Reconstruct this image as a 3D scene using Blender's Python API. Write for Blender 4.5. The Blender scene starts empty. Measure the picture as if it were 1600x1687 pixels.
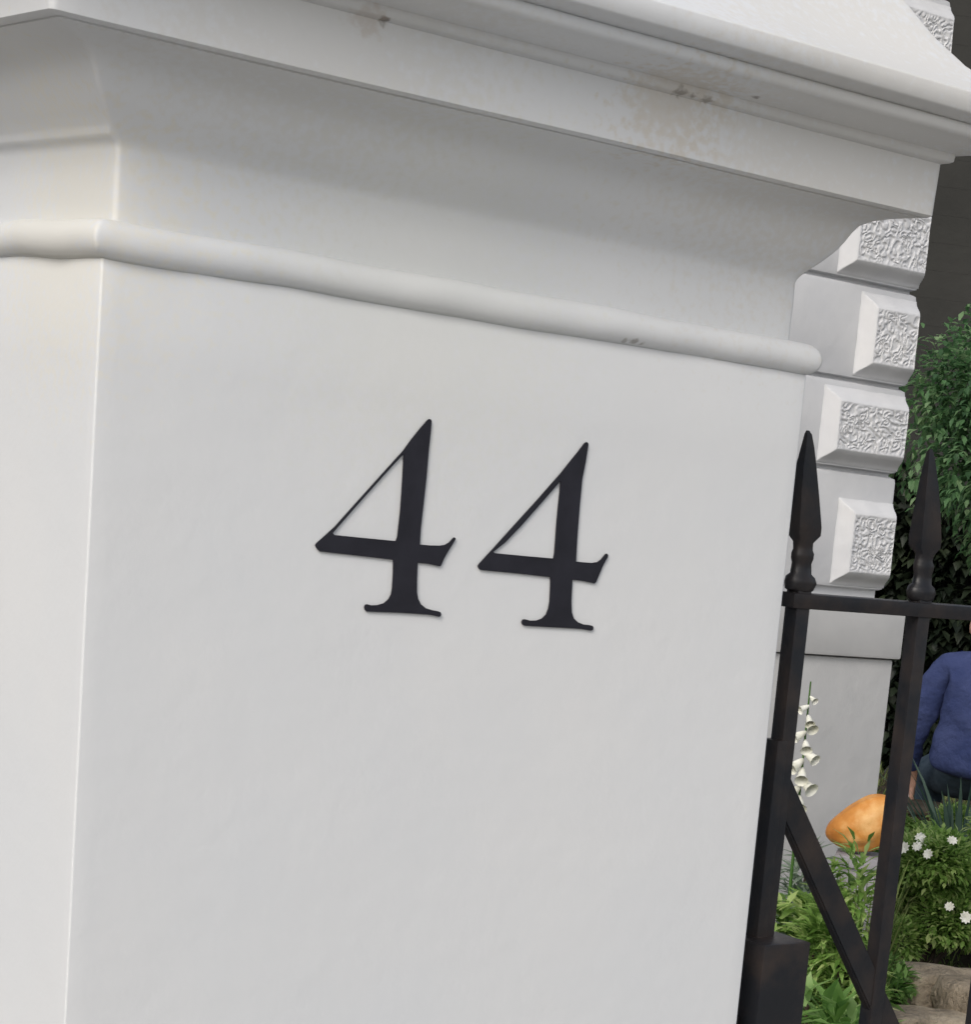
import bpy, bmesh, math, random
from mathutils import Vector, Matrix, noise, Euler
R = math.radians
scene = bpy.context.scene
random.seed(7)

# ------------------------------------------------------------------ camera
Z0 = 1.63                                   # height of the bead's underside above the pavement
CAM = Vector((-0.51743, -1.30274, Z0 - 0.07855))
RT = Vector((0.746475, -0.654464, 0.120214))
UP = Vector((0.039959, 0.224423, 0.973672))
FW = Vector((0.664212, 0.722018, -0.193678))
FPX, PX, PY = 3774.87, 1527.0, 1580.55      # focal length and principal point of the cropped photograph, px
cam = bpy.data.cameras.new('camera')
cam_o = bpy.data.objects.new('camera', cam)
scene.collection.objects.link(cam_o)
m3 = Matrix((RT, UP, -FW)).transposed()
cam_o.matrix_world = Matrix.Translation(CAM) @ m3.to_4x4()
cam.sensor_fit = 'HORIZONTAL'; cam.sensor_width = 36.0
cam.lens = FPX / 1600 * 36
cam.shift_x = -(PX - 800) / 1600
cam.shift_y = (PY - 843.5) / 1600
cam.clip_start = 0.05; cam.clip_end = 500
scene.camera = cam_o

# ------------------------------------------------------------------ sky and sun (bright overcast)
SUN_DIR = Vector((-0.98, -0.70, 0.95)).normalized()     # towards the sun
elev = math.asin(SUN_DIR.z); azim = math.atan2(SUN_DIR.x, SUN_DIR.y)
w = bpy.data.worlds.new('World'); scene.world = w; w.use_nodes = True
nt = w.node_tree; nt.nodes.clear()
sky = nt.nodes.new('ShaderNodeTexSky'); sky.sky_type = 'NISHITA'; sky.sun_disc = False
sky.sun_elevation = elev; sky.sun_rotation = azim
sky.air_density = 1.0; sky.dust_density = 4.0; sky.ozone_density = 1.0
hs = nt.nodes.new('ShaderNodeHueSaturation'); hs.inputs['Saturation'].default_value = 0.48
bg = nt.nodes.new('ShaderNodeBackground'); bg.inputs['Strength'].default_value = 0.15
wo = nt.nodes.new('ShaderNodeOutputWorld')
nt.links.new(sky.outputs[0], hs.inputs['Color']); nt.links.new(hs.outputs[0], bg.inputs['Color']); nt.links.new(bg.outputs[0], wo.inputs[0])
sl = bpy.data.lights.new('sun', 'SUN'); sl.energy = 0.55; sl.angle = R(22); sl.color = (1.0, 0.945, 0.875)
so = bpy.data.objects.new('sun', sl); scene.collection.objects.link(so)
so.rotation_euler = (-SUN_DIR).to_track_quat('-Z', 'Y').to_euler()
so.location = (-3, -3, 6)
scene.view_settings.view_transform = 'Standard'; scene.view_settings.look = 'None'
scene.view_settings.gamma = 1.0; scene.view_settings.exposure = 0.22
scene.render.engine = 'CYCLES'

# ------------------------------------------------------------------ helpers
FH = Vector((FW.x, FW.y, 0)).normalized()
RH = Vector((FH.y, -FH.x, 0))               # horizontal, to the camera's right
YAW = math.atan2(FH.x, FH.y)
def at(x, y, D):
    """the point D metres away (horizontally) seen at photograph pixel x, y"""
    d = FW + RT * ((x - PX) / FPX) - UP * ((y - PY) / FPX)
    return CAM + d * (D / d.dot(FH))

def link(o): scene.collection.objects.link(o); return o
def tag(o, label=None, cat=None, group=None, kind=None):
    if label: o['label'] = label
    if cat: o['category'] = cat
    if group: o['group'] = group
    if kind: o['kind'] = kind
    return o
def empty(name, loc=(0, 0, 0), rz=0.0, **k):
    o = bpy.data.objects.new(name, None); link(o); o.location = loc; o.rotation_euler = (0, 0, rz)
    o.empty_display_size = 0.1
    return tag(o, **k)
def build(name, verts, faces, mat, parent=None, smooth=None, loc=None, mats=None, fmat=None):
    me = bpy.data.meshes.new(name); me.from_pydata([tuple(v) for v in verts], [], faces)
    me.validate(); me.update()
    for m in (mats or [mat]): me.materials.append(m)
    if fmat:
        for p, i in zip(me.polygons, fmat): p.material_index = i
    if smooth is not None:
        for p in me.polygons: p.use_smooth = True
        me.set_sharp_from_angle(angle=R(smooth))
    o = bpy.data.objects.new(name, me); link(o)
    if parent: o.parent = parent
    if loc is not None: o.location = loc
    return o
def from_bm(name, bm, mat, parent=None, smooth=None, loc=None):
    bmesh.ops.recalc_face_normals(bm, faces=bm.faces)
    me = bpy.data.meshes.new(name); bm.to_mesh(me); bm.free(); me.materials.append(mat)
    if smooth is not None:
        for p in me.polygons: p.use_smooth = True
        me.set_sharp_from_angle(angle=R(smooth))
    o = bpy.data.objects.new(name, me); link(o)
    if parent: o.parent = parent
    if loc is not None: o.location = loc
    return o
def bm_box(bm, x0, x1, y0, y1, z0, z1, bev=0.0, rot=None, origin=None):
    r = bmesh.ops.create_cube(bm, size=1.0)
    vs = r['verts']
    for v in vs: v.co = Vector(((x0 + x1) / 2 + v.co.x * (x1 - x0), (y0 + y1) / 2 + v.co.y * (y1 - y0), (z0 + z1) / 2 + v.co.z * (z1 - z0)))
    if bev > 0:
        es = list({e for v in vs for e in v.link_edges})
        rr = bmesh.ops.bevel(bm, geom=es, offset=bev, segments=2, affect='EDGES', profile=0.6)
        vs = list({v for f in rr['faces'] for v in f.verts} | {v for v in vs if v.is_valid})
    return vs
def tube(bm, pts, rad, n=8, cap=True):
    """round tube along pts; rad may be a list"""
    pts = [Vector(p) for p in pts]; rings = []
    prev = None
    for i, p in enumerate(pts):
        t = (pts[min(i + 1, len(pts) - 1)] - pts[max(i - 1, 0)]).normalized()
        a = prev if prev else (Vector((1, 0, 0)) if abs(t.x) < .8 else Vector((0, 1, 0)))
        a = (a - t * a.dot(t)).normalized(); prev = a; b = t.cross(a)
        r = rad[i] if isinstance(rad, (list, tuple)) else rad
        rings.append([bm.verts.new(p + (a * math.cos(2 * math.pi * k / n) + b * math.sin(2 * math.pi * k / n)) * r) for k in range(n)])
    for i in range(len(rings) - 1):
        for k in range(n): bm.faces.new((rings[i][k], rings[i][(k + 1) % n], rings[i + 1][(k + 1) % n], rings[i + 1][k]))
    if cap: bm.faces.new(rings[0][::-1]); bm.faces.new(rings[-1])

# ------------------------------------------------------------------ materials
def newmat(name):
    m = bpy.data.materials.new(name); m.use_nodes = True
    n = m.node_tree; return m, n, n.nodes['Principled BSDF']
def nd(n, t, **k):
    x = n.nodes.new(t)
    for a, b in k.items():
        if a in x.inputs: x.inputs[a].default_value = b
        else: setattr(x, a, b)
    return x
def ramp(n, src, stops):
    r = n.nodes.new('ShaderNodeValToRGB')
    while len(r.color_ramp.elements) < len(stops): r.color_ramp.elements.new(0.5)
    for e, (p, c) in zip(r.color_ramp.elements, stops): e.position = p; e.color = (*c, 1) if len(c) == 3 else c
    n.links.new(src, r.inputs[0]); return r
def noisy(name, c0, c1, scale=3.0, rough=0.7, detail=6.0, bumps=(), spec=0.3, lo=.35, hi=.65, mid=None, stretch=None, dirt=None):
    """base colour mottled between c0 and c1, with bump layers (scale, strength, distance)"""
    m, n, b = newmat(name); L = n.links.new
    tc = nd(n, 'ShaderNodeTexCoord'); src = tc.outputs['Object']
    if stretch:
        mp = nd(n, 'ShaderNodeMapping'); mp.inputs['Scale'].default_value = stretch; L(src, mp.inputs[0]); src2 = mp.outputs[0]
    else: src2 = src
    ns = nd(n, 'ShaderNodeTexNoise', Scale=scale, Detail=detail, Roughness=0.6); L(src2, ns.inputs['Vector'])
    st = [(lo, c0), (hi, c1)] if mid is None else [(lo, c0), ((lo + hi) / 2, mid), (hi, c1)]
    rp = ramp(n, ns.outputs['Fac'], st)
    col = rp.outputs[0]
    for (pos, rad, dc, amt) in (dirt or []):
        vm = nd(n, 'ShaderNodeVectorMath', operation='DISTANCE'); L(src, vm.inputs[0]); vm.inputs[1].default_value = pos
        n2 = nd(n, 'ShaderNodeTexNoise', Scale=190.0, Detail=3.0); L(src, n2.inputs['Vector'])
        ml = nd(n, 'ShaderNodeMath', operation='MULTIPLY_ADD'); L(n2.outputs['Fac'], ml.inputs[0]); ml.inputs[1].default_value = rad * 2.4; ml.inputs[2].default_value = -rad * 1.2
        ad = nd(n, 'ShaderNodeMath', operation='ADD'); L(vm.outputs['Value'], ad.inputs[0]); L(ml.outputs[0], ad.inputs[1])
        mr = nd(n, 'ShaderNodeMapRange'); L(ad.outputs[0], mr.inputs['Value'])
        mr.inputs['From Min'].default_value = rad * .45; mr.inputs['From Max'].default_value = rad
        mr.inputs['To Min'].default_value = amt; mr.inputs['To Max'].default_value = 0.0
        mx = nd(n, 'ShaderNodeMix', data_type='RGBA'); L(mr.outputs[0], mx.inputs[0]); L(col, mx.inputs[6]); mx.inputs[7].default_value = (*dc, 1)
        col = mx.outputs[2]
    L(col, b.inputs['Base Color'])
    b.inputs['Roughness'].default_value = rough; b.inputs['Specular IOR Level'].default_value = spec
    prev = None
    for (s, stg, dist) in bumps:
        nn = nd(n, 'ShaderNodeTexNoise', Scale=s, Detail=5.0); L(src2, nn.inputs['Vector'])
        bp = nd(n, 'ShaderNodeBump', Strength=stg, Distance=dist); L(nn.outputs['Fac'], bp.inputs['Height'])
        if prev: L(prev.outputs[0], bp.inputs['Normal'])
        prev = bp
    if prev: L(prev.outputs[0], b.inputs['Normal'])
    return m
def leafmat(name, c0, c1, c2, scale=9.0, trans=0.5, rough=0.5):
    m, n, b = newmat(name); L = n.links.new
    tc = nd(n, 'ShaderNodeTexCoord')
    ns = nd(n, 'ShaderNodeTexNoise', Scale=scale, Detail=3.0); L(tc.outputs['Object'], ns.inputs['Vector'])
    at_ = nd(n, 'ShaderNodeAttribute', attribute_name='tint')
    ad = nd(n, 'ShaderNodeMath', operation='MULTIPLY_ADD'); L(at_.outputs['Fac'], ad.inputs[0]); ad.inputs[1].default_value = .6
    L(ns.outputs['Fac'], ad.inputs[2])
    sb = nd(n, 'ShaderNodeMath', operation='SUBTRACT'); L(ad.outputs[0], sb.inputs[0]); sb.inputs[1].default_value = .3
    rp = ramp(n, sb.outputs[0], [(.2, c0), (.5, c1), (.85, c2)])
    L(rp.outputs[0], b.inputs['Base Color']); b.inputs['Roughness'].default_value = rough; b.inputs['Specular IOR Level'].default_value = .35
    tr = nd(n, 'ShaderNodeBsdfTranslucent'); L(rp.outputs[0], tr.inputs['Color'])
    mx = nd(n, 'ShaderNodeMixShader'); mx.inputs[0].default_value = trans
    out = n.nodes['Material Output']; L(b.outputs[0], mx.inputs[1]); L(tr.outputs[0], mx.inputs[2]); L(mx.outputs[0], out.inputs['Surface'])
    return m
GRIME = (.19, .17, .15)
M_pier = noisy('white_masonry_paint', (.612, .632, .650), (.652, .660, .662), scale=4, rough=.8, lo=.25, hi=.75,
               bumps=((11, .22, .004), (55, .30, .0014), (240, .2, .0005)), spec=.2,
               dirt=[((.47, -.085, Z0 + .16), .17, (.56, .52, .44), .30), ((.10, -.06, Z0 + .15), .13, (.54, .51, .44), .22), ((-.008, .06, Z0 + .012), .10, (.68, .64, .52), .35), ((.20, -.01, Z0 + .012), .13, (.62, .63, .57), .25), ((.33, -.055, Z0 + .150), .045, (.52, .46, .37), .35), ((.1304, -.0565, Z0 + .1492), .0045, GRIME, .85), ((.1200, -.0560, Z0 + .1495), .012, (.45, .38, .32), .35),
                     ((.331, -.058, Z0 + .1512), .0045, GRIME, .65), ((.341, -.058, Z0 + .1515), .0035, GRIME, .65), ((.353, -.058, Z0 + .1512), .0045, GRIME, .55), ((.3818, -.070, Z0 + .1578), .0035, GRIME, .7),
                     ((.3507, -.005, Z0 + .0010), .0042, GRIME, .6), ((.3440, -.003, Z0 + .0012), .0028, GRIME, .5), ((.3580, -.003, Z0 + .0012), .0028, GRIME, .5)])
M_house = noisy('white_house_paint', (.52, .53, .55), (.60, .605, .61), scale=3.0, rough=.6, bumps=((12, .3, .01), (90, .15, .002)))
M_house2 = noisy('grey_house_paint', (.42, .425, .425), (.49, .49, .485), scale=3.0, rough=.6, bumps=((12, .3, .01), (90, .15, .002)))
M_iron = noisy('black_iron_paint', (.010, .0108, .0135), (.042, .030, .024), scale=26, rough=.40, lo=.42, hi=.82, bumps=((40, .35, .002), (220, .25, .0006)), spec=.4)
M_digit = noisy('black_numeral_paint', (.012, .012, .017), (.020, .020, .028), scale=30, rough=.5, bumps=((120, .1, .0004),))
M_dark = noisy('dark_boarded_wall_paint', (.019, .0195, .0175), (.029, .029, .026), scale=1.2, rough=.75, bumps=((20, .3, .01),))
M_soil = noisy('dark_soil', (.035, .026, .018), (.085, .065, .045), scale=6, rough=.95, bumps=((15, .8, .05), (70, .6, .015)))
M_pave = noisy('grey_paving', (.27, .265, .25), (.38, .37, .355), scale=4, rough=.85, bumps=((30, .4, .008), (160, .3, .002)))
M_stone = noisy('weathered_buff_stone', (.20, .165, .12), (.46, .39, .29), scale=9, rough=.9, bumps=((14, .9, .04), (60, .9, .012), (240, .6, .003)), mid=(.33, .275, .20))
M_wall = noisy('garden_wall_brick', (.05, .035, .028), (.10, .065, .045), scale=10, rough=.9, bumps=((30, .6, .01),))
M_cope = noisy('garden_wall_coping', (.05, .04, .028), (.10, .08, .055), scale=10, rough=.9, bumps=((40, .5, .006),))
M_gourd = noisy('orange_gourd_skin', (.36, .12, .018), (.68, .42, .17), scale=9, rough=.5, lo=.32, hi=.68, bumps=((30, .45, .006), (110, .3, .002)), mid=(.54, .23, .05))
M_ped = noisy('grey_plinth_stone', (.20, .195, .21), (.30, .29, .31), scale=8, rough=.85, bumps=((40, .4, .004),))
M_petal = noisy('white_petal', (.62, .62, .52), (.80, .80, .74), scale=30, rough=.6)
M_bark = noisy('bark', (.03, .022, .016), (.08, .06, .045), scale=20, rough=.95, bumps=((30, .8, .02),))
M_leafD = leafmat('dark_tree_leaf', (.055, .12, .055), (.13, .27, .11), (.32, .46, .24), scale=2.5)
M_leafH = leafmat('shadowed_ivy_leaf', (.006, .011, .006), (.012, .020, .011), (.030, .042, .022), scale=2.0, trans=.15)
M_leafM = leafmat('garden_leaf', (.11, .21, .04), (.27, .44, .11), (.54, .64, .26), scale=7)
M_leafY = leafmat('fresh_leaf', (.10, .22, .05), (.22, .40, .10), (.42, .58, .24), scale=9)
M_leafG = leafmat('grey_green_leaf', (.12, .18, .12), (.24, .32, .23), (.40, .48, .38), scale=9)
M_grass = leafmat('grass_blade', (.08, .14, .04), (.17, .24, .07), (.33, .36, .14), scale=9)
M_strap = leafmat('strap_leaf', (.03, .065, .045), (.08, .14, .10), (.20, .28, .21), scale=5)

# ------------------------------------------------------------------ ground
def sheet(name, x0, x1, y0, y1, z, mat, n=40, amp=0.0, hole=None):
    vs = []; fs = []
    for j in range(n + 1):
        for i in range(n + 1):
            x = x0 + (x1 - x0) * i / n; y = y0 + (y1 - y0) * j / n
            vs.append((x, y, z + (amp * noise.fractal(Vector((x, y, 0)) * 1.1, 1, 2, 4) if amp else 0)))
    for j in range(n):
        for i in range(n): a = j * (n + 1) + i; fs.append((a, a + 1, a + n + 2, a + n + 1))
    return tag(build(name, vs, fs, mat, smooth=60), kind='structure')
sheet('ground', -120, 120, -120, 120, -0.03, M_soil, n=60)
sheet('garden_soil', -8, 22, 0.62, 24, 0.0, M_soil, n=120, amp=.02)
# pavement in front of the pier: flagstones with open joints
bm = bmesh.new()
for i in range(-18, 20):
    for j in range(-18, 1):
        g = .004
        bm_box(bm, i * .6 + g, i * .6 + .6 - g, j * .45 + .60 + g - .45, j * .45 + .60 - g, -.04, .004 + random.uniform(-.0015, .0015), bev=.004)
tag(from_bm('pavement', bm, M_pave, smooth=40), kind='structure')

# ------------------------------------------------------------------ gate pier
W = 0.5
pier = empty('gate_pier', (0, 0, 0), label='white painted square gate pier with a moulded projecting cap and bead, bearing the black number', cat='gate pier')
def outline(p, r=.003, n=64, cn=5):
    """square outline offset outward by p, rounded corners, subdivided sides"""
    x0, x1, y0, y1 = -p, W + p, -p, W + p
    pts = []
    cs = [((x0, y0), (1, 0)), ((x1, y0), (0, 1)), ((x1, y1), (-1, 0)), ((x0, y1), (0, -1))]
    for k, ((cx, cy), (dx, dy)) in enumerate(cs):
        # corner arc: incoming direction is the previous side's
        ix, iy = cs[k - 1][1]
        ccx = cx - ix * r + dx * r; ccy = cy - iy * r + dy * r
        for c in range(cn + 1):
            a = c / cn * math.pi / 2
            # start at corner - i*r, end at corner + d*r
            ox = -dx * math.cos(a) + ix * math.sin(a); oy = -dy * math.cos(a) + iy * math.sin(a)
            pts.append((ccx + ox * r, ccy + oy * r))
        nx, ny = cs[(k + 1) % 4][0]
        sx, sy = cx + dx * r, cy + dy * r; ex, ey = nx - dx * r, ny - dy * r
        for s in range(1, n): t = s / n; pts.append((sx + (ex - sx) * t, sy + (ey - sy) * t))
    return pts
def sweep(name, prof, r=.004, amp=.0007, freq=14.0, sm=34, top=True, bottom=True, n=64):
    vs = []; rows = []
    for (p, z) in prof:
        base = outline(p, r, n); row = []
        for (x, y) in base:
            nx, ny = x - W / 2, y - W / 2
            if abs(nx) > abs(ny): nx, ny = (1 if nx > 0 else -1), 0
            else: nx, ny = 0, (1 if ny > 0 else -1)
            q = Vector((x, y, z)) * freq
            d = noise.noise(q) * amp + noise.noise(q * .23 + Vector((7, 3, 1))) * amp * 2.0
            dz = noise.noise(q * .5 + Vector((11, 5, 2))) * amp * 1.2
            if name == 'cove_moulding' and nx < 0 and y > -.006: d += .0022 * math.exp(-((z - .0660) / .0026) ** 2)   # paint-clogged ridge on the left return
            row.append(len(vs)); vs.append((x + nx * d, y + ny * d, Z0 + z + dz))
        rows.append(row)
    fs = []; m = len(rows[0])
    for a, b in zip(rows, rows[1:]):
        for k in range(m): fs.append((a[k], a[(k + 1) % m], b[(k + 1) % m], b[k]))
    if bottom: fs.append(tuple(rows[0][::-1]))
    if top: fs.append(tuple(rows[-1]))
    return build(name, vs, fs, M_pier, pier, smooth=sm)
def arc(cx, cz, rx, rz, a0, a1, n):
    return [(cx + rx * math.cos(R(a0 + (a1 - a0) * i / n)), cz + rz * math.sin(R(a0 + (a1 - a0) * i / n))) for i in range(n + 1)]
sweep('shaft', [(0, -Z0 + .0)] + [(0, -1.6 + i * .0498) for i in range(32)] + [(0, -.002), (-.004, .006)], r=.0014, amp=.0002, freq=6, n=48)
sweep('bead_moulding', [(-.02, -.0015), (-.0012, -.0015), (.0006, -.0008)] + arc(-.002, .0095, .0098, .0106, -80, 88, 14) + [(-.02, .0205)], r=.003, amp=.0014, freq=26)
neck = [(-.02, .018), (-.0095, .018), (-.0095, .030), (-.0092, .045), (-.0090, .058), (-.0070, .0655)]
neck = neck[:4] + [(-.0095, .0590), (-.0090, .0610), (-.0084, .0625), (-.0075, .0640), (-.0064, .0655), (-.0052, .0670), (-.0038, .0686), (-.0015, .0712), (.0035, .0768), (.0085, .0832), (.0125, .0900), (.0155, .0965), (.0190, .1020), (.0250, .1060), (.0330, .1088), (.0400, .1104), (.0470, .1118), (.0470, .116), (.0, .116)]
sweep('cove_moulding', neck, r=.003, amp=.0011, freq=9, sm=60)
sweep('frieze_band', [(.0, .1128), (.0520, .1128), (.0540, .1142), (.0543, .125), (.0548, .138), (.0552, .149), (.05, .152)], r=.004, amp=.0009, freq=9, sm=50)
sweep('cornice_moulding', [(.0, .1482), (.0545, .1484), (.0600, .1502), (.0618, .1512), (.0622, .1542), (.0625, .1558), (.0665, .1566), (.0720, .1574), (.0780, .1586), (.0835, .1604), (.0875, .1622), (.0910, .1628),
      (.0938, .1640), (.0950, .1660), (.0953, .1682), (.0948, .1704), (.0930, .1716), (.080, .1722)], r=.005, amp=.0012, freq=11, sm=60)
sweep('cap_slab', [(.05, .1705), (.0925, .1710), (.0960, .1718), (.1010, .1732), (.1060, .1747), (.1078, .1753), (.1086, .1762), (.1098, .181), (.1112, .1868), (.1106, .1880), (.1085, .1888), (.085, .199), (.062, .2135), (.045, .230), (.028, .252), (.005, .285), (-.04, .335), (-.12, .39), (-.2, .43)], r=.004, amp=.0011, freq=9, sm=50)

# ------------------------------------------------------------------ the number
A_OUT = [(0.2102,-0.0657),(0.2095,-0.0647),(0.2084,-0.0646),(0.2072,-0.0655),(0.2025,-0.0713),(0.1973,-0.0782),(0.1921,-0.0859),(0.1762,-0.1046),(0.1632,-0.12),(0.1502,-0.1355),(0.1387,-0.1466),(0.1382,-0.1477),(0.1389,-0.1489),(0.1402,-0.1504),(0.1416,-0.1511),(0.1657,-0.1517),(0.1911,-0.1524),(0.1917,-0.1618),(0.1918,-0.1697),(0.1913,-0.174),(0.1897,-0.177),(0.187,-0.1795),(0.1827,-0.181),(0.1784,-0.1814),(0.1755,-0.1809),(0.1742,-0.1813),(0.1737,-0.1827),(0.1743,-0.1845),(0.1758,-0.1854),(0.1975,-0.1848),(0.2124,-0.1847),(0.2199,-0.1848),(0.226,-0.1857),(0.2272,-0.1851),(0.2275,-0.1838),(0.2268,-0.1827),(0.2251,-0.1822),(0.2204,-0.1817),(0.2162,-0.1808),(0.2127,-0.1787),(0.2103,-0.1754),(0.2091,-0.1712),(0.2084,-0.162),(0.2081,-0.153),(0.2156,-0.1531),(0.2229,-0.154),(0.224,-0.1541),(0.2247,-0.1532),(0.2266,-0.1484),(0.2295,-0.1431),(0.2333,-0.1367),(0.2334,-0.1356),(0.2324,-0.1352),(0.2314,-0.136),(0.2291,-0.1387),(0.2262,-0.1404),(0.2228,-0.1412),(0.2161,-0.1416),(0.2086,-0.1416),(0.2084,-0.1316),(0.209,-0.1171),(0.2096,-0.1013),(0.2098,-0.0837),(0.2102,-0.0714)]
A_IN = [(0.1928,-0.0875),(0.1843,-0.0971),(0.1685,-0.1159),(0.1581,-0.1284),(0.1491,-0.1394),(0.1503,-0.1405),(0.1705,-0.1407),(0.192,-0.1408),(0.1927,-0.1381),(0.1934,-0.1224),(0.1933,-0.1042)]
B_OUT = [(0.3255,-0.0675),(0.3251,-0.0665),(0.3239,-0.0662),(0.3225,-0.067),(0.3182,-0.0729),(0.3117,-0.0811),(0.3063,-0.0882),(0.2902,-0.107),(0.2745,-0.1247),(0.2618,-0.1392),(0.2517,-0.1505),(0.251,-0.1517),(0.2516,-0.1531),(0.2529,-0.1541),(0.2554,-0.1542),(0.279,-0.1544),(0.3056,-0.1551),(0.3062,-0.162),(0.3066,-0.171),(0.3061,-0.1759),(0.3047,-0.1795),(0.3019,-0.1823),(0.298,-0.1838),(0.2932,-0.1842),(0.2891,-0.1835),(0.2874,-0.1838),(0.2867,-0.1854),(0.2874,-0.187),(0.289,-0.1877),(0.3065,-0.1876),(0.323,-0.1874),(0.3329,-0.1874),(0.3406,-0.1881),(0.342,-0.1876),(0.3424,-0.1861),(0.3416,-0.1849),(0.3393,-0.1845),(0.3343,-0.1843),(0.33,-0.1832),(0.3264,-0.1808),(0.3243,-0.1769),(0.3232,-0.1692),(0.3226,-0.1556),(0.3295,-0.1557),(0.338,-0.1566),(0.3399,-0.1569),(0.3412,-0.1557),(0.3432,-0.1504),(0.3454,-0.1446),(0.3485,-0.1387),(0.3487,-0.1374),(0.3475,-0.1365),(0.3464,-0.137),(0.3433,-0.1409),(0.3407,-0.1427),(0.3366,-0.1435),(0.3299,-0.1436),(0.3241,-0.1435),(0.3234,-0.1288),(0.3231,-0.1081),(0.3232,-0.0902),(0.3246,-0.0791)]
B_IN = [(0.3068,-0.0929),(0.295,-0.1068),(0.2807,-0.1235),(0.2693,-0.1357),(0.2614,-0.142),(0.2625,-0.1428),(0.2859,-0.1429),(0.3065,-0.1429),(0.307,-0.1398),(0.3066,-0.1178),(0.3069,-0.1)]

def numeral(name, outer, inner, label):
    cx = (min(p[0] for p in outer) + max(p[0] for p in outer)) / 2; cz = min(p[1] for p in outer)
    cu = bpy.data.curves.new(name, 'CURVE'); cu.dimensions = '2D'; cu.fill_mode = 'BOTH'; cu.extrude = .0004
    for pts in (outer, inner):
        s = cu.splines.new('POLY'); s.points.add(len(pts) - 1); s.use_cyclic_u = True
        for q, (x, z) in zip(s.points, pts): q.co = (x - cx, z - cz, 0, 1)
    tmp = bpy.data.objects.new('tmp', cu); link(tmp)
    tmp.rotation_euler = (R(90), 0, 0)
    dg = bpy.context.evaluated_depsgraph_get()
    me = bpy.data.meshes.new_from_object(tmp.evaluated_get(dg)); me.name = name
    me.transform(Matrix.Rotation(R(90), 4, 'X'))
    me.materials.clear(); me.materials.append(M_digit)
    bpy.data.objects.remove(tmp)
    o = bpy.data.objects.new(name, me); link(o); o.location = (cx, -.0012, Z0 + cz)
    return tag(o, label, 'house number', 'black serif house number on the gate pier')
numeral('numeral_four', A_OUT, A_IN, 'black serif figure 4 on the white pier, the larger and left of the pair')
numeral('numeral_four', B_OUT, B_IN, 'black serif figure 4 on the white pier, the right one, nearer the iron gate')

# ------------------------------------------------------------------ iron gate beside the pier
GO = Vector((.541, .034, 0))
gate = empty('iron_gate', GO, R(5), label='black iron gate with spear topped bars, slanting brace and lock box beside the pier', cat='gate')
GZ = Z0 - .155                                  # top rail
def sqbar(name, x, z0, z1, wd=.0135, dp=.0135, y=0.0, bev=.0016):
    bm = bmesh.new(); bm_box(bm, x - wd / 2, x + wd / 2, y - dp / 2, y + dp / 2, z0, z1, bev=bev)
    return from_bm(name, bm, M_iron, gate, smooth=40)
SP = .1290
for k in range(8):
    x = k * SP
    sqbar('bar', x, .10, GZ + .004)
    # spearhead: square-section blade that swells then narrows to a blunt tip, over a turned collar
    bm = bmesh.new()
    ring = []
    prof = [(-.010, .0085), (.002, .0090), (.004, .0125), (.009, .0142), (.013, .0128), (.0155, .0094), (.023, .0086), (.0265, .0098), (.030, .0100),
            (.033, .0086), (.038, .0088), (.0440, .0124), (.0500, .0128), (.070, .0106), (.090, .0078), (.106, .0048), (.115, .0027), (.1175, .0011)]
    for (z, r) in prof:
        n = 16; row = []; x_b = random.uniform(-.0004, .0004); lx = x + x_b - .0085 * max(0, z - .02) / .1
        sq = 1.0 if z > .040 else 0.0
        for a in range(n):
            t = 2 * math.pi * a / n + math.pi / 4 * 0
            rr = r / max(abs(math.cos(t)), abs(math.sin(t))) * .86 if sq else r
            row.append(bm.verts.new((lx + rr * math.cos(t), rr * math.sin(t) * .65, GZ + z)))
        ring.append(row)
    for a, b in zip(ring, ring[1:]):
        for q in range(16): bm.faces.new((a[q], a[(q + 1) % 16], b[(q + 1) % 16], b[q]))
    bm.faces.new(ring[0][::-1]); bm.faces.new(ring[-1])
    from_bm('spearhead', bm, M_iron, gate, smooth=45)
bm = bmesh.new(); bm_box(bm, -.012, 7 * SP + .012, -.0085, .0085, GZ - .0095, GZ + .0015, bev=.0014); from_bm('top_rail', bm, M_iron, gate, smooth=40)
bm = bmesh.new(); bm_box(bm, -.012, 7 * SP + .012, -.0085, .0085, .16, .175, bev=.0014); from_bm('bottom_rail', bm, M_iron, gate, smooth=40)
sqbar('hanging_stile', -.0065, .06, Z0 - .262, wd=.0105, dp=.017, y=.001)
# slanting flat brace from the first bar down to the second and on
bm = bmesh.new()
A = Vector((-.001, -.0105, Z0 - .296)); B = Vector((.1265, -.0105, Z0 - .466))
d = (B - A).normalized(); nrm = Vector((0, 1, 0)).cross(d)
B2 = A + d * .255
hw = .0105; ty = .0035
vs = [bm.verts.new(p + nrm * s * hw + Vector((0, t * .0045 + .0095, 0))) for p in (A, B2) for s in (-1, 1) for t in (-1, 1)]
for f_ in ((0, 1, 3, 2), (4, 6, 7, 5), (0, 4, 5, 1), (2, 3, 7, 6), (0, 2, 6, 4), (1, 5, 7, 3)): bm.faces.new([vs[i] for i in f_])
bmesh.ops.bevel(bm, geom=list(bm.edges), offset=.0012, segments=2, affect='EDGES')
from_bm('brace', bm, M_iron, gate, smooth=40)
bm = bmesh.new(); bm_box(bm, -.024, .0235, -.030, .012, Z0 - .60, Z0 - .411, bev=.002); lb = from_bm('lock_box', bm, M_iron, gate, smooth=40)
bm = bmesh.new(); bm_box(bm, -.030, -.0245, -.012, .004, Z0 - .55, Z0 - .47, bev=.001); from_bm('latch', bm, M_iron, lb, smooth=40)

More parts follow.
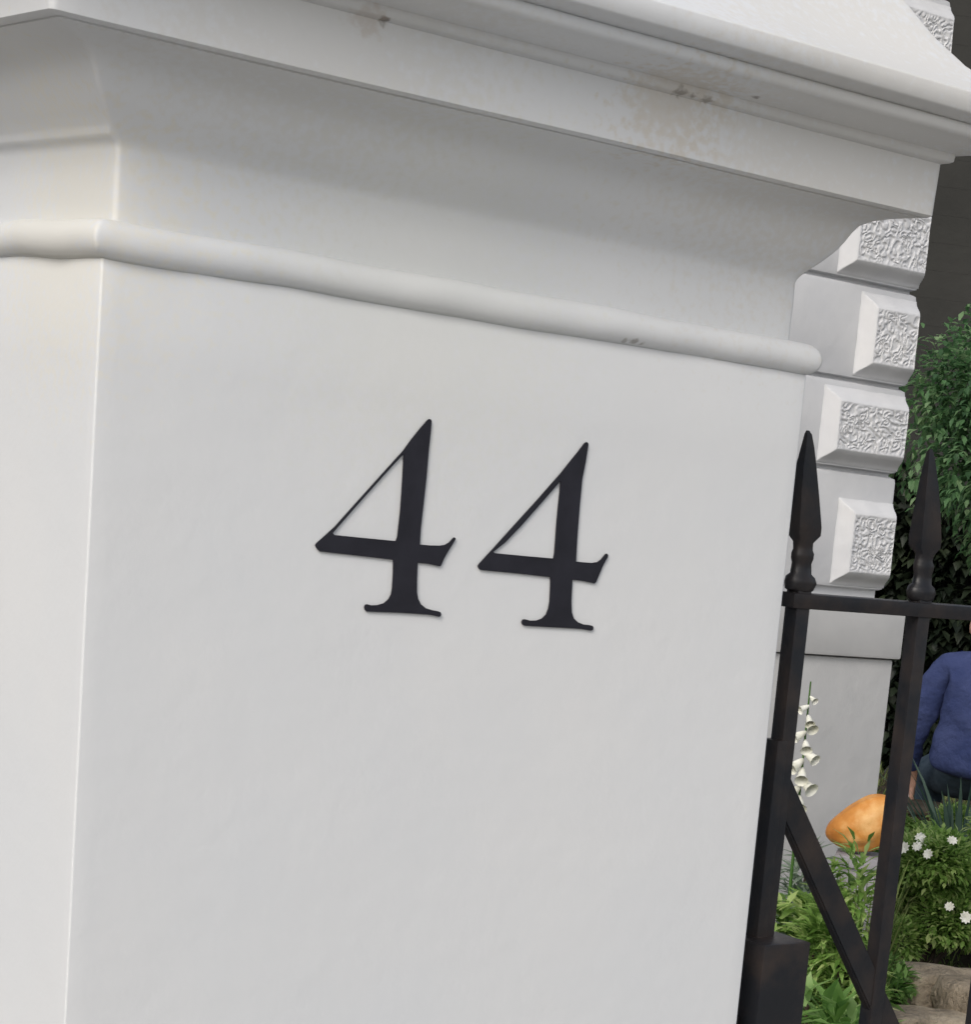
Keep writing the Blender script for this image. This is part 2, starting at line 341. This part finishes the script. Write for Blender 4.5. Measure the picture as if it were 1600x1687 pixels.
# ------------------------------------------------------------------ rusticated corner of the house
QY = 3.284; QX = 3.394
house = empty('house_wall', (QX, QY, 0), label='white rusticated house corner with vermiculated quoins standing beyond the gate pier', cat='house')
HB = 1.35                                      # how far the wall runs to the left
bm = bmesh.new(); bm_box(bm, -HB, .058, 0.0, .75, 0, Z0 - .49, bev=.006); from_bm('lower_wall', bm, M_house2, house, smooth=40)
bm = bmesh.new(); bm_box(bm, -HB - .01, .072, -.016, .77, Z0 - .487, Z0 - .352, bev=.008); from_bm('string_course', bm, M_house2, house, smooth=40)
bm = bmesh.new(); bm_box(bm, -HB + .02, -.012, .022, .73, Z0 - .35, Z0 + 2.75); from_bm('wall_core', bm, M_house, house)
def vermic(x, z, seed):
    v = Vector((x * 38, z * 38, seed * 3.7)); v += noise.noise_vector(v * .9) * .35
    n = noise.noise(v) + .35 * noise.noise(v * 2.1 + Vector((3, 1, 9)))
    h = .5 + .5 * math.sin(n * 15 + 2.0 * noise.noise(v * .4))
    return max(0.0, min(1.0, (h - .22) * 1.9)) + .15 * noise.noise(v * 5)
JOINTS = [-.318, -.020, .200, .436]
while JOINTS[-1] < 2.6: JOINTS.append(JOINTS[-1] + .236)
for k in range(len(JOINTS) - 1):
    za, zb = Z0 + JOINTS[k], Z0 + JOINTS[k + 1]; longp = (k % 2 == 1)
    bm = bmesh.new(); bm_box(bm, -HB, 0.0, 0.0, .75, za + .004, zb - .004, bev=.014)
    blk = from_bm('quoin_block', bm, M_house, house, smooth=40)
    # raised panel with chamfered sides and a worm-eaten face, pressed against the corner
    xl = -.270 if longp else -.185
    pz0, pz1 = za + .012, zb - (.070 if k == 0 else .020)
    ch = .031; hgt = .036; xr = -.003
    nx, nz = (130 if longp else 90), 110
    vs = []; fs = []
    for j in range(nz + 1):
        for i in range(nx + 1):
            x = xl + (xr - xl) * i / nx; z = pz0 + (pz1 - pz0) * j / nz
            m = min((x - xl) / ch, (xr - x) / .014, (z - pz0) / .036, (pz1 - z) / .036)
            t = max(0, min(1, m)); h = hgt * (t - .06 * math.sin(t * math.pi * 2) if t < 1 else 1)
            if m > 1.0: h -= .0038 * (1 - vermic(x, z, k)) * min(1, (m - 1.0) * 3)
            h += .0016 * noise.noise(Vector((x, z, k)) * 22)
            vs.append((x + .001 * noise.noise(Vector((z * 25, k, 1))), -h, z + .0012 * noise.noise(Vector((x * 25, k, 5)))))
    for j in range(nz):
        for i in range(nx): a = j * (nx + 1) + i; fs.append((a, a + 1, a + nx + 2, a + nx + 1))
    b0 = len(vs); vs += [(xl, .012, pz0), (xr, .012, pz0), (xr, .012, pz1), (xl, .012, pz1)]
    fs.append((b0, b0 + 3, b0 + 2, b0 + 1))
    build('vermiculated_panel', vs, fs, M_house, blk, smooth=70)

# ------------------------------------------------------------------ background: dark boarded building
bp = at(1650, 300, 16.0)
dark = empty('dark_building', (bp.x, bp.y, 0), -YAW, label='dark painted boarded building wall behind the garden trees', cat='building')
bm = bmesh.new()
for i in range(34): bm_box(bm, -9, 9, -.012, .02, .02 + i * .18, .1996 + i * .18, bev=.0008)
from_bm('boarding', bm, M_dark, dark)
bm = bmesh.new(); bm_box(bm, -9, 9, .021, .4, 0, 6.3); from_bm('wall_core', bm, M_dark, dark)
bm = bmesh.new(); bm_box(bm, -9.2, 9.2, -.25, .6, 6.3, 6.42, bev=.01); from_bm('eaves_board', bm, M_dark, dark)

# ------------------------------------------------------------------ vegetation
def leaf(vs, fs, tints, base, dirv, upv, length, width, bend=.25, segs=3, tint=None):
    side = dirv.cross(upv)
    if side.length < 1e-4: side = Vector((1, 0, 0))
    side.normalize(); upn = side.cross(dirv).normalized()
    i0 = len(vs); t_ = random.random() if tint is None else tint
    for s in range(segs + 1):
        t = s / segs; wd = width * math.sin(math.pi * min(.98, t * .86 + .12)) * .5
        c = base + dirv * (length * t) - upn * (bend * length * t * t)
        vs.append(c - side * wd + upn * wd * .35); vs.append(c); vs.append(c + side * wd + upn * wd * .35)
    for s in range(segs):
        a = i0 + s * 3
        fs.append((a, a + 1, a + 4, a + 3)); fs.append((a + 1, a + 2, a + 5, a + 4)); tints += [t_, t_]
def foliage_obj(name, vs, fs, tints, mat, parent=None, loc=None):
    o = build(name, vs, fs, mat, parent, smooth=80, loc=loc)
    me = o.data; a = me.attributes.new('tint', 'FLOAT', 'FACE')
    if len(tints) == len(me.polygons): a.data.foreach_set('value', tints)
    return o
def rdir(zmin=-.2, zmax=1):
    a = random.uniform(0, 2 * math.pi); z = random.uniform(zmin, zmax); s = math.sqrt(max(0, 1 - z * z))
    return Vector((math.cos(a) * s, math.sin(a) * s, z))
def shrub(name, base, rx, rz, h0, n, ll, lw, mat, label, cat='shrub', group=None, clumps=14, stems=5, flowers=0, flat=.8):
    """a plant with its root at base: stems below, leaf clumps through an uneven crown centred h0 above"""
    root = empty(name, base, label=label, cat=cat, group=group)
    cl = []
    for _ in range(clumps):
        d = rdir(-.7, 1); q = random.uniform(.35, .95)
        cl.append((Vector((d.x * rx * q, d.y * rx * q, h0 + d.z * rz * q)), random.uniform(.22, .42)))
    vs, fs, ti = [], [], []
    for _ in range(n):
        c, r = random.choice(cl); d = rdir(-.6, 1)
        p = c + Vector((d.x * rx, d.y * rx, d.z * rz)) * r * random.uniform(.5, 1.05)
        if p.z < .02: continue
        dv = (d + rdir(-.4, .8) * .8).normalized()
        leaf(vs, fs, ti, p, dv, Vector((0, 0, 1)), ll * random.uniform(.7, 1.3), lw * random.uniform(.7, 1.2), segs=2)
    foliage_obj('foliage', vs, fs, ti, mat, root)
    bm = bmesh.new()
    for i in range(stems):
        c, r = cl[i % len(cl)]; b = Vector((random.uniform(-.04, .04), random.uniform(-.04, .04), -.03))
        tube(bm, [b, b.lerp(c, .5) + Vector((random.uniform(-.05, .05), 0, .03)), c], [.010 * max(1, rx), .007 * max(1, rx), .003], n=6)
    from_bm('stems', bm, M_bark, root, smooth=60)
    for _ in range(flowers):
        toc = (CAM - Vector(base)).normalized(); c, r = random.choice([x for x in cl if x[0].z > h0 - rz * .2 and x[0].dot(Vector((toc.x, toc.y, 0))) > 0] or cl)
        d = rdir(.2, 1); d = (d + toc * 1.6).normalized()
        p = c + Vector((d.x * rx, d.y * rx, d.z * rz)) * (r * 1.15)
        flower(root, p, d, random.uniform(.017, .024))
    return root
def flower(parent, p, d, r):
    vs, fs = [], []; a0 = d.orthogonal().normalized(); b0 = d.cross(a0)
    for k in range(9):
        t = 2 * math.pi * k / 9; e = a0 * math.cos(t) + b0 * math.sin(t); s = d.cross(e)
        i = len(vs); vs += [p, p + e * r * .55 + s * r * .34 + d * r * .2, p + e * r + d * r * .15, p + e * r * .55 - s * r * .34 + d * r * .2]; fs.append((i, i + 1, i + 2, i + 3))
    return build('flower', vs, fs, M_petal, parent)
def gp(x, D): p = at(x, 1500, D); return Vector((p.x, p.y, 0))
def tree(base, h, cr, n, ll, lw, mat, label, trunk_r=.07, clumps=22, group=None, zlo=.35):
    root = empty('leafy_tree', base, label=label, cat='tree', group=group)
    bm = bmesh.new(); top = Vector((.1, .05, h * .75)); tube(bm, [(0, 0, -.05), (.03, 0, h * .25), (.05, .03, h * .5), top], [trunk_r, trunk_r * .8, trunk_r * .55, trunk_r * .2], n=10)
    cl = []
    for _ in range(clumps):
        d = rdir(-1, 1); q = random.uniform(.3, .95)
        c = Vector((d.x * cr * q, d.y * cr * q, h * (zlo + 1) / 2 + d.z * h * (1 - zlo) / 2 * q)); cl.append((c, random.uniform(.22, .45) * cr))
    for c, r in cl[::2]:
        s = Vector((.04, .02, h * random.uniform(.25, .5))); tube(bm, [s, s.lerp(c, .55) + Vector((0, 0, .08)), c], [trunk_r * .35, trunk_r * .2, .006], n=6)
    from_bm('trunk', bm, M_bark, root, smooth=60)
    vs, fs, ti = [], [], []
    for _ in range(n):
        c, r = random.choice(cl); d = rdir(-.8, 1); p = c + d * r * random.uniform(.45, 1.05)
        leaf(vs, fs, ti, p, (d + rdir(-.8, .4)).normalized(), Vector((0, 0, 1)), ll * random.uniform(.7, 1.3), lw * random.uniform(.7, 1.2), segs=2, bend=.3)
    foliage_obj('crown', vs, fs, ti, mat, root)
    return root
tree(gp(1712, 11.2), 2.66, .98, 24000, .050, .026, M_leafD, 'dark green bushy tree behind the seated person, right of the quoins', clumps=30, zlo=.52)
tree(gp(1900, 12.4), 2.9, 1.0, 14000, .055, .028, M_leafD, 'larger dark tree growing further right behind the first', clumps=26)
# dark ivy hedge filling the back of the garden
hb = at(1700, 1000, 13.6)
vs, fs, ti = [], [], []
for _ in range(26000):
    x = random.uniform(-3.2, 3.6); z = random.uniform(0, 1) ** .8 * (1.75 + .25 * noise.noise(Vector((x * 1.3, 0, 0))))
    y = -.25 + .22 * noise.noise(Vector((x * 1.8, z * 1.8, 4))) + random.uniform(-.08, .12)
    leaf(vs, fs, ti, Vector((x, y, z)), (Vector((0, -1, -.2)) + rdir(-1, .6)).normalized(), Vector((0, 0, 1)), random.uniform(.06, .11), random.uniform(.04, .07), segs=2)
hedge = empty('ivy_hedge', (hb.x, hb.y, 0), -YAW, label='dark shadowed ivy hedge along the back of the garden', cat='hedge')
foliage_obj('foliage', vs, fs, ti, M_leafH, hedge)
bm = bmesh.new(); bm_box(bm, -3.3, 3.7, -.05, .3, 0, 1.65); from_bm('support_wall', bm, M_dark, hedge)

# low garden wall the person sits on
wp = at(1640, 1330, 8.85)
gwall = empty('garden_wall', (wp.x, wp.y, 0), -YAW, label='low dark brick garden wall with a tan coping, seat of the person in blue', cat='wall')
bm = bmesh.new(); bm_box(bm, -.75, 1.6, 0, .30, -.02, .370, bev=.004); from_bm('brickwork', bm, M_wall, gwall)
bm = bmesh.new(); bm_box(bm, -.78, 1.63, -.02, .32, .372, .390, bev=.006); from_bm('coping', bm, M_cope, gwall, smooth=40)

# flowering clumps and leafy plants
GF = 'white flowered plants by the gate'
shrub('flowering_plant', gp(1525, 7.55), .34, .29, .28, 15000, .027, .015, M_leafM, 'bushy green plant dotted with white flowers between the gate and the garden wall', 'plant', GF, flowers=14, clumps=20)
shrub('flowering_plant', gp(1650, 7.8), .36, .27, .29, 12000, .027, .015, M_leafM, 'bushy white flowered plant at the right edge, below the seated person', 'plant', GF, flowers=10, clumps=20)
shrub('flowering_plant', gp(1455, 8.1), .28, .22, .28, 8000, .027, .015, M_leafM, 'low white flowered plant seen behind the second gate bar', 'plant', GF, flowers=3, clumps=16)
shrub('leafy_plant', gp(1335, 4.6), .17, .28, .30, 900, .085, .026, M_leafY, 'bright fresh green plant with lance shaped leaves, beside the lock box', 'plant', clumps=14)
shrub('leafy_plant', gp(1300, 5.2), .20, .30, .38, 1100, .05, .024, M_leafM, 'mid green plant with small leaves behind the first gate bar', 'plant', clumps=14, flowers=3)
shrub('silver_plant', gp(1325, 5.5), .12, .24, .42, 650, .06, .016, M_leafG, 'grey green plant under the foxglove, left of the orange gourd', 'plant', clumps=12)
shrub('leafy_plant', gp(1478, 6.9), .12, .10, .09, 800, .035, .017, M_leafY, 'small yellow green plant on the soil near the pale stones', 'plant', clumps=9)
shrub('leafy_plant', gp(1392, 5.0), .095, .28, .50, 1100, .045, .014, M_leafM, 'low green plant behind the slanting gate brace', 'plant', clumps=12)
# grass tuft
def blades(name, base, n, h, spread, w_, mat, label, cat, lean=1.0, droop=.5, segs=6):
    root = empty(name, base, label=label, cat=cat); vs, fs, ti = [], [], []
    for _ in range(n):
        a = random.uniform(0, 2 * math.pi); out = Vector((math.cos(a), math.sin(a), 0)); hh = h * random.uniform(.55, 1.05)
        b = out * random.uniform(0, .05); L = spread * random.uniform(.2, 1) * lean; side = Vector((-out.y, out.x, 0)); i0 = len(vs)
        wd = w_ * random.uniform(.6, 1.1); t_ = random.random()
        for s in range(segs + 1):
            t = s / segs; z = hh * (t * (1 + droop) - droop * t * t * 1.1); c = b + out * L * t ** 1.6 + Vector((0, 0, z)); q = wd * (1 - t ** 2.2) * .5 + .0005
            vs.append(c - side * q); vs.append(c + side * q)
        for s in range(segs): k0 = i0 + s * 2; fs.append((k0, k0 + 1, k0 + 3, k0 + 2)); ti.append(t_)
    foliage_obj('leaves', vs, fs, ti, mat, root); return root
blades('grass_tuft', gp(1422, 5.3), 260, .74, .11, .007, M_grass, 'straw and green grass tuft below the orange gourd', 'grass tuft')
blades('strap_leaved_plant', gp(1570, 8.2), 80, .66, .42, .030, M_strap, 'dark strap leaved plant arching in front of the seated person', 'plant', droop=.35)

# more of the bed further along, outside the photograph's frame
for (x, y, sd) in ((5.6, 4.9, 1), (6.6, 4.1, 2), (7.7, 4.9, 3), (5.0, 6.0, 4)):
    random.seed(40 + sd)
    src = [o for o in scene.objects if o.name.startswith('flowering_plant') and o.parent is None][sd % 3]
    c = src.copy(); link(c); c.location = (x, y, 0); c.rotation_euler = (0, 0, sd * 1.3)
    c['label'] = ['', 'bushy flowering plant growing further right than the seated person, nearest the stones', 'bushy flowering plant closest to the street, beyond the gate end', 'bushy flowering plant furthest right in the bed', 'bushy flowering plant close in front of the brick wall'][sd]
    for ch in src.children:
        d = ch.copy(); link(d); d.parent = c
random.seed(99)
vs, fs, ti = [], [], []
for _ in range(42000):
    x = random.uniform(1.5, 9.0); y = random.uniform(.9, 9.0)
    if x < 3.5 and 3.2 < y < 4.1: continue
    if noise.noise(Vector((x * .9, y * .9, 2))) < -.22: continue
    h = random.uniform(.03, .085); a = random.uniform(0, 6.283); wd = random.uniform(.003, .006); b = Vector((x, y, -.01)); o_ = Vector((math.cos(a), math.sin(a), 0)); sd_ = Vector((-o_.y, o_.x, 0)) * wd
    i = len(vs); vs += [b - sd_, b + sd_, b + o_ * h * .25 + Vector((0, 0, h * .6)) + sd_ * .7, b + o_ * h * .25 + Vector((0, 0, h * .6)) - sd_ * .7, b + o_ * h * .7 + Vector((0, 0, h))]
    fs += [(i, i + 1, i + 2, i + 3), (i + 3, i + 2, i + 4)]; t_ = random.random(); ti += [t_, t_]
tag(foliage_obj('grass', vs, fs, ti, M_grass), 'short rough grass covering the garden soil', 'grass', kind='stuff')

# foxglove spike
fx = gp(1296, 5.3)
fox = empty('foxglove', fx, label='tall spike of white bell flowers against the house corner, left of the gate', cat='flower')
bm = bmesh.new(); tube(bm, [(0, 0, -.03), (.005, 0, .5), (0, .004, 1.12)], [.006, .005, .002], n=6); from_bm('stem', bm, M_leafY, fox, smooth=60)
rr = RH; tc_ = -FH
for k in range(12):
    z = 1.09 - k * .0215 + random.uniform(-.006, .006); s = .009 + .0070 * min(1, k / 6) + random.uniform(-.0015, .0015); sd = [0.75, -.75, .15][k % 3] + random.uniform(-.25, .25)
    ax = (rr * sd + tc_ * .75 + Vector((0, 0, -.55))).normalized(); p0 = Vector((0, 0, z)); a0 = ax.orthogonal().normalized(); b0 = ax.cross(a0)
    bm = bmesh.new(); rows = []
    for (t, r) in ((0, .25), (.5, .55), (1.5, .85), (2.2, .95), (2.7, 1.35 + random.uniform(-.2, .15))):
        rows.append([bm.verts.new(p0 + ax * s * t + (a0 * math.cos(q * math.pi / 5) + b0 * math.sin(q * math.pi / 5)) * s * r * (.8)) for q in range(10)])
    for a, b in zip(rows, rows[1:]):
        for q in range(10): bm.faces.new((a[q], a[(q + 1) % 10], b[(q + 1) % 10], b[q]))
    from_bm('bell', bm, M_petal, fox, smooth=60)
vs, fs, ti = [], [], []
for k in range(26):
    a = random.uniform(0, 6.28); z = random.uniform(.05, .55)
    leaf(vs, fs, ti, Vector((0, 0, z)), Vector((math.cos(a), math.sin(a), .5)).normalized(), Vector((0, 0, 1)), random.uniform(.10, .2) * (1.1 - z), .05, bend=.5, segs=4)
foliage_obj('leaves', vs, fs, ti, M_leafG, fox)

# ------------------------------------------------------------------ gourd on its plinth
gpnt = at(1424, 1362, 5.62)
bm = bmesh.new(); bmesh.ops.create_uvsphere(bm, u_segments=48, v_segments=32, radius=1.0)
for v in bm.verts:
    c = v.co.copy(); t = c.x
    rad = 1.0 + .16 * t - .10 * t * t
    if t < -.3: rad *= 1 + .12 * (-t - .3)
    ang = math.atan2(c.z, c.y); rad *= 1 + .022 * math.cos(ang * 9) - .0
    v.co = Vector((c.x * .094, c.y * .064 * rad, c.z * .064 * rad + .020 * (t * t) - 0.0))
    v.co *= 1 + .03 * noise.noise(v.co * 22)
gourd = from_bm('orange_gourd', bm, M_gourd, None, smooth=80, loc=gpnt)
gourd.rotation_euler = (Matrix.Rotation(-YAW, 3, 'Z') @ Matrix.Rotation(R(-33), 3, 'Y')).to_euler()
tag(gourd, 'smooth orange and yellow gourd lying tilted on a grey plinth behind the gate bars', 'gourd')
pl = empty('stone_plinth', (gpnt.x, gpnt.y, 0), -YAW, label='narrow grey stone plinth under the orange gourd', cat='plinth')
ptop = gpnt.z - .068
bm = bmesh.new(); bm_box(bm, -.05, .05, -.05, .05, -.02, ptop - .03, bev=.004); from_bm('shaft', bm, M_ped, pl, smooth=40)
bm = bmesh.new(); bm_box(bm, -.062, .062, -.062, .062, ptop - .029, ptop, bev=.005); from_bm('top_slab', bm, M_ped, pl, smooth=40)

# ------------------------------------------------------------------ pale stones at the bottom right
for i, (x, y, D, sx, sy, sz, lab) in enumerate([(1570, 1650, 7.05, .20, .13, .095, 'pale buff stone on the soil at the lower right corner'),
                                     (1545, 1700, 6.72, .20, .11, .045, 'flat sandy stone nearest the gate bars'),
                                     (1650, 1660, 6.95, .18, .14, .10, 'rounded buff stone behind the corner stone')]):
    p = gp(x, D)
    bm = bmesh.new(); bmesh.ops.create_icosphere(bm, subdivisions=4, radius=1.0)
    for v in bm.verts:
        q = v.co.copy(); m = max(abs(q.x), abs(q.y), abs(q.z)); q = q.lerp(q / m, .45); q *= 1 + .12 * noise.noise(q * 1.6 + Vector((i * 5, 0, 0))) + .03 * noise.noise(q * 6)
        v.co = Vector((q.x * sx, q.y * sy, q.z * sz))
    s = from_bm('garden_stone', bm, M_stone, None, smooth=80, loc=(p.x, p.y, sz * .55)); s.rotation_euler = (0, 0, -YAW + .3 * i)
    tag(s, lab, 'stone', 'stones edging the flower bed')

# ------------------------------------------------------------------ the seated person, back to the camera
M_skin = noisy('skin', (.42, .24, .17), (.52, .31, .23), scale=14, rough=.55)
M_shirt = noisy('blue_violet_shirt', (.034, .050, .145), (.068, .088, .205), scale=5, rough=.9, bumps=((7, .9, .05), (30, .35, .01), (900, .2, .001)))
M_jeans = noisy('slate_blue_denim', (.045, .07, .095), (.075, .105, .135), scale=12, rough=.9, bumps=((16, .6, .02), (800, .3, .001)))
M_hair = noisy('dark_auburn_hair', (.018, .008, .006), (.055, .018, .012), scale=30, rough=.6, bumps=((60, .6, .006),), stretch=(1, 1, .25))
M_paper = noisy('white_paper', (.70, .72, .74), (.78, .80, .82), scale=10, rough=.8)
M_shoe = noisy('dark_shoe', (.02, .02, .02), (.04, .04, .04), scale=10, rough=.6)
M_eye = noisy('eye', (.6, .6, .58), (.7, .7, .68), scale=10, rough=.3)
sp = at(1608, 1300, 9.05)
P0 = Vector((sp.x, sp.y, 0))
PSC = 1.08
person = empty('person', P0, -YAW + R(6), label='person in blue violet top and slate jeans sitting on the low wall, back turned', cat='person')
person.scale = (PSC,) * 3
# local frame: +Y away from the camera, +X to the camera's right; seat at z .36
def skin(name, J, E, mat, parent, root=0, sub=2, post=None):
    """J: list of (xyz, radius or (rx, ry)); E: index pairs"""
    me = bpy.data.meshes.new(name); me.from_pydata([j[0] for j in J], E, [])
    o = bpy.data.objects.new(name, me); link(o)
    sk = o.modifiers.new('Skin', 'SKIN'); sk.use_smooth_shade = True; sk.branch_smoothing = .3
    for i, j in enumerate(J):
        r = j[1] if isinstance(j[1], tuple) else (j[1], j[1])
        me.skin_vertices[0].data[i].radius = r; me.skin_vertices[0].data[i].use_root = (i == root)
    ss = o.modifiers.new('Sub', 'SUBSURF'); ss.levels = sub; ss.render_levels = sub
    dg = bpy.context.evaluated_depsgraph_get()
    m2 = bpy.data.meshes.new_from_object(o.evaluated_get(dg)); m2.name = name
    bpy.data.objects.remove(o)
    if post:
        for v in m2.vertices: v.co = post(v.co.copy())
    m2.materials.clear(); m2.materials.append(mat)
    for p in m2.polygons: p.use_smooth = True
    o = bpy.data.objects.new(name, m2); link(o)
    if parent: o.parent = parent
    return o
S = .36
hip = (0, .02, S + .10)
body_J = [(hip, (.115, .085)), ((0, .0, S + .22), (.11, .08)), ((0, .01, S + .36), (.125, .09)), ((0, .04, S + .48), (.085, .06)), ((.01, .085, S + .545), (.05, .05)), ((.02, .125, S + .585), (.050, .052)),
          ((.025, .185, S + .635), (.070, .085)), ((.025, .225, S + .69), (.072, .088)), ((.025, .235, S + .74), (.045, .055)),
          ((-.155, .03, S + .515), .055), ((-.225, .02, S + .36), .046), ((-.245, .06, S + .245), .040), ((-.235, .13, S + .10), .030), ((-.225, .15, S + .055), (.022, .034)), ((-.222, .165, S + .0), (.014, .038)),
          ((.155, .03, S + .515), .055), ((.225, .06, S + .37), .046), ((.235, .14, S + .25), .040), ((.16, .32, S + .22), .030), ((.145, .36, S + .215), (.022, .034)), ((.135, .40, S + .21), (.014, .038)),
          ((-.10, .16, S + .095), .078), ((-.13, .42, S + .09), .062), ((-.14, .46, .22), .050), ((-.15, .47, .08), .036), ((-.155, .55, .04), .034), ((-.16, .62, .035), .026),
          ((.10, .16, S + .095), .078), ((.13, .42, S + .09), .062), ((.14, .46, .22), .050), ((.15, .47, .08), .036), ((.155, .55, .04), .034), ((.16, .62, .035), .026)]
body_E = [(0, 1), (1, 2), (2, 3), (3, 4), (4, 5), (5, 6), (6, 7), (7, 8), (3, 9), (9, 10), (10, 11), (11, 12), (12, 13), (13, 14), (3, 15), (15, 16), (16, 17), (17, 18), (18, 19), (19, 20),
          (0, 21), (21, 22), (22, 23), (23, 24), (24, 25), (25, 26), (0, 27), (27, 28), (28, 29), (29, 30), (30, 31), (31, 32)]
# fingers, rooted inside the palms
J = list(body_J); E_ = list(body_E)
for hand, dirn in ((14, Vector((.0, .12, -1)).normalized()), (20, Vector((-.25, .95, -.15)).normalized())):
    c = Vector(J[hand][0]); sp_ = Vector((0, 1, 0)) if hand == 14 else Vector((.9, .25, -.2)).normalized(); cu_ = Vector((.5, .1, 0)) if hand == 14 else Vector((0, .1, -.5))
    for fi, (off, ln) in enumerate(((-.027, .062), (-.009, .074), (.009, .070), (.026, .055))):
        b = c + sp_ * off + dirn * .012; m1 = b + dirn * ln * .5 + cu_ * .012; m2 = m1 + (dirn + cu_ * .7).normalized() * ln * .5
        i = len(J); J += [(tuple(b), .0095), (tuple(m1), .0085), (tuple(m2), .0068)]; E_ += [(hand, i), (i, i + 1), (i + 1, i + 2)]
    w_ = Vector(J[hand - 1][0]); b = w_ + (c - w_) * .3 - sp_ * .034; t1 = b - sp_ * .014 + dirn * .028; t2 = t1 + dirn * .028 + cu_ * .02
    i = len(J); J += [(tuple(b), .011), (tuple(t1), .010), (tuple(t2), .0075)]; E_ += [(hand - 1, i), (i, i + 1), (i + 1, i + 2)]
HC = Vector((.025, .215, S + .665))
def face(v):
    d = v - HC
    if d.length < .16 and v.z > S + .66:
        if d.y > .05:
            if abs(d.x) < .018 and -.045 < d.z < .01: v.y += .022 * (1 - abs(d.x) / .018) * (1 - abs(d.z + .02) / .03 if abs(d.z + .02) < .03 else 0)
    return v
bodyo = skin('body', J, E_, M_skin, person, post=face)
def inflate(sel, k): return [(p, tuple(a * k + .006 for a in (r if isinstance(r, tuple) else (r, r)))) for p, r in sel]
sh_idx = [0, 1, 2, 3, 9, 10, 11, 12, 15, 16, 17, 18]
mp_ = {a: i for i, a in enumerate(sh_idx)}
SJ = inflate([body_J[i] for i in sh_idx], 1.10)
SJ[0] = ((0, .015, S + .085), (.185, .135)); SJ[1] = (SJ[1][0], (.200, .125)); SJ[2] = (SJ[2][0], (.200, .130)); SJ[3] = ((0, .035, S + .485), (.165, .105)); SJ[0] = ((0, .015, S + .105), (.200, .140))
SE = [(mp_[a], mp_[b]) for a, b in body_E if a in mp_ and b in mp_] + []
SJ.append(((.01, .075, S + .545), (.075, .066))); SE.append((mp_[3], len(SJ) - 1))
def folds(v):
    n = noise.noise(Vector((v.x * 9, v.y * 9, v.z * 5))) * .016 + noise.noise(Vector((v.x * 22 + v.z * 12, v.y * 20, v.z * 14))) * .009
    c = Vector((0, .02, v.z)); d = (v - c); d.normalize() if d.length > 0 else None
    return v + d * n
skin('shirt', SJ, SE, M_shirt, person, sub=3, post=folds)
tr_idx = [0, 21, 22, 23, 24, 27, 28, 29, 30]; mt = {a: i for i, a in enumerate(tr_idx)}
TJ = inflate([body_J[i] for i in tr_idx], 1.12); TJ[0] = ((0, .04, S + .105), (.185, .160)); TJ.append(((0, .02, S + .19), (.14, .10)))
skin('trousers', TJ, [(mt[a], mt[b]) for a, b in body_E if a in mt and b in mt] + [(0, len(TJ) - 1)], M_jeans, person, sub=2, post=folds)
# hair: a cap hugging the back and top of the head
bm = bmesh.new(); bmesh.ops.create_icosphere(bm, subdivisions=4, radius=1.0)
for v in bm.verts:
    q = v.co; r = 1 + .05 * noise.noise(q * 4) + .02 * noise.noise(q * 14)
    v.co = Vector((q.x * .088 * r, q.y * .104 * r - .006, q.z * .112 * r + .010))
bmesh.ops.delete(bm, geom=[v for v in bm.verts if v.co.y > .045 and v.co.z < .06], context='VERTS')
hair = from_bm('hair', bm, M_hair, person, smooth=80, loc=HC)
for s in (-1, 1):
    bm = bmesh.new(); bmesh.ops.create_uvsphere(bm, u_segments=12, v_segments=8, radius=.011); e = from_bm('eye', bm, M_eye, person, smooth=80, loc=HC + Vector((s * .03, .074, .0)))
    bm = bmesh.new(); bmesh.ops.create_uvsphere(bm, u_segments=12, v_segments=8, radius=1.0)
    for v in bm.verts: v.co = Vector((v.co.x * .010, v.co.y * .018, v.co.z * .030))
    from_bm('ear', bm, M_skin, person, smooth=80, loc=HC + Vector((s * .088, .01, -.012)))
bm = bmesh.new(); bmesh.ops.create_uvsphere(bm, u_segments=12, v_segments=8, radius=1.0)
for v in bm.verts: v.co = Vector((v.co.x * .024, v.co.y * .008, v.co.z * .006))
from_bm('mouth', bm, noisy('lips', (.30, .11, .09), (.34, .13, .11), scale=10), person, smooth=80, loc=HC + Vector((0, .079, -.052)))
for s in (-1, 1):
    bm = bmesh.new(); bmesh.ops.create_uvsphere(bm, u_segments=16, v_segments=10, radius=1.0)
    for v in bm.verts: v.co = Vector((v.co.x * .048, v.co.y * .13, max(-.035, v.co.z * .055)))
    from_bm('shoe', bm, M_shoe, person, smooth=60, loc=(s * .155, .55, .038))
# a slip of white paper in the left hand
pp = P0 + Matrix.Rotation(-YAW + R(6), 3, 'Z') @ (Vector((-.246, .125, S + .005)) * PSC)
bm = bmesh.new(); bm_box(bm, -.034, .034, -.0012, .0012, -.010, .010, bev=.0004)
slip = from_bm('paper_slip', bm, M_paper, None, loc=pp); slip.rotation_euler = Euler((0, R(-45), -YAW))
tag(slip, 'small white slip held in the hand of the person in blue', 'paper')
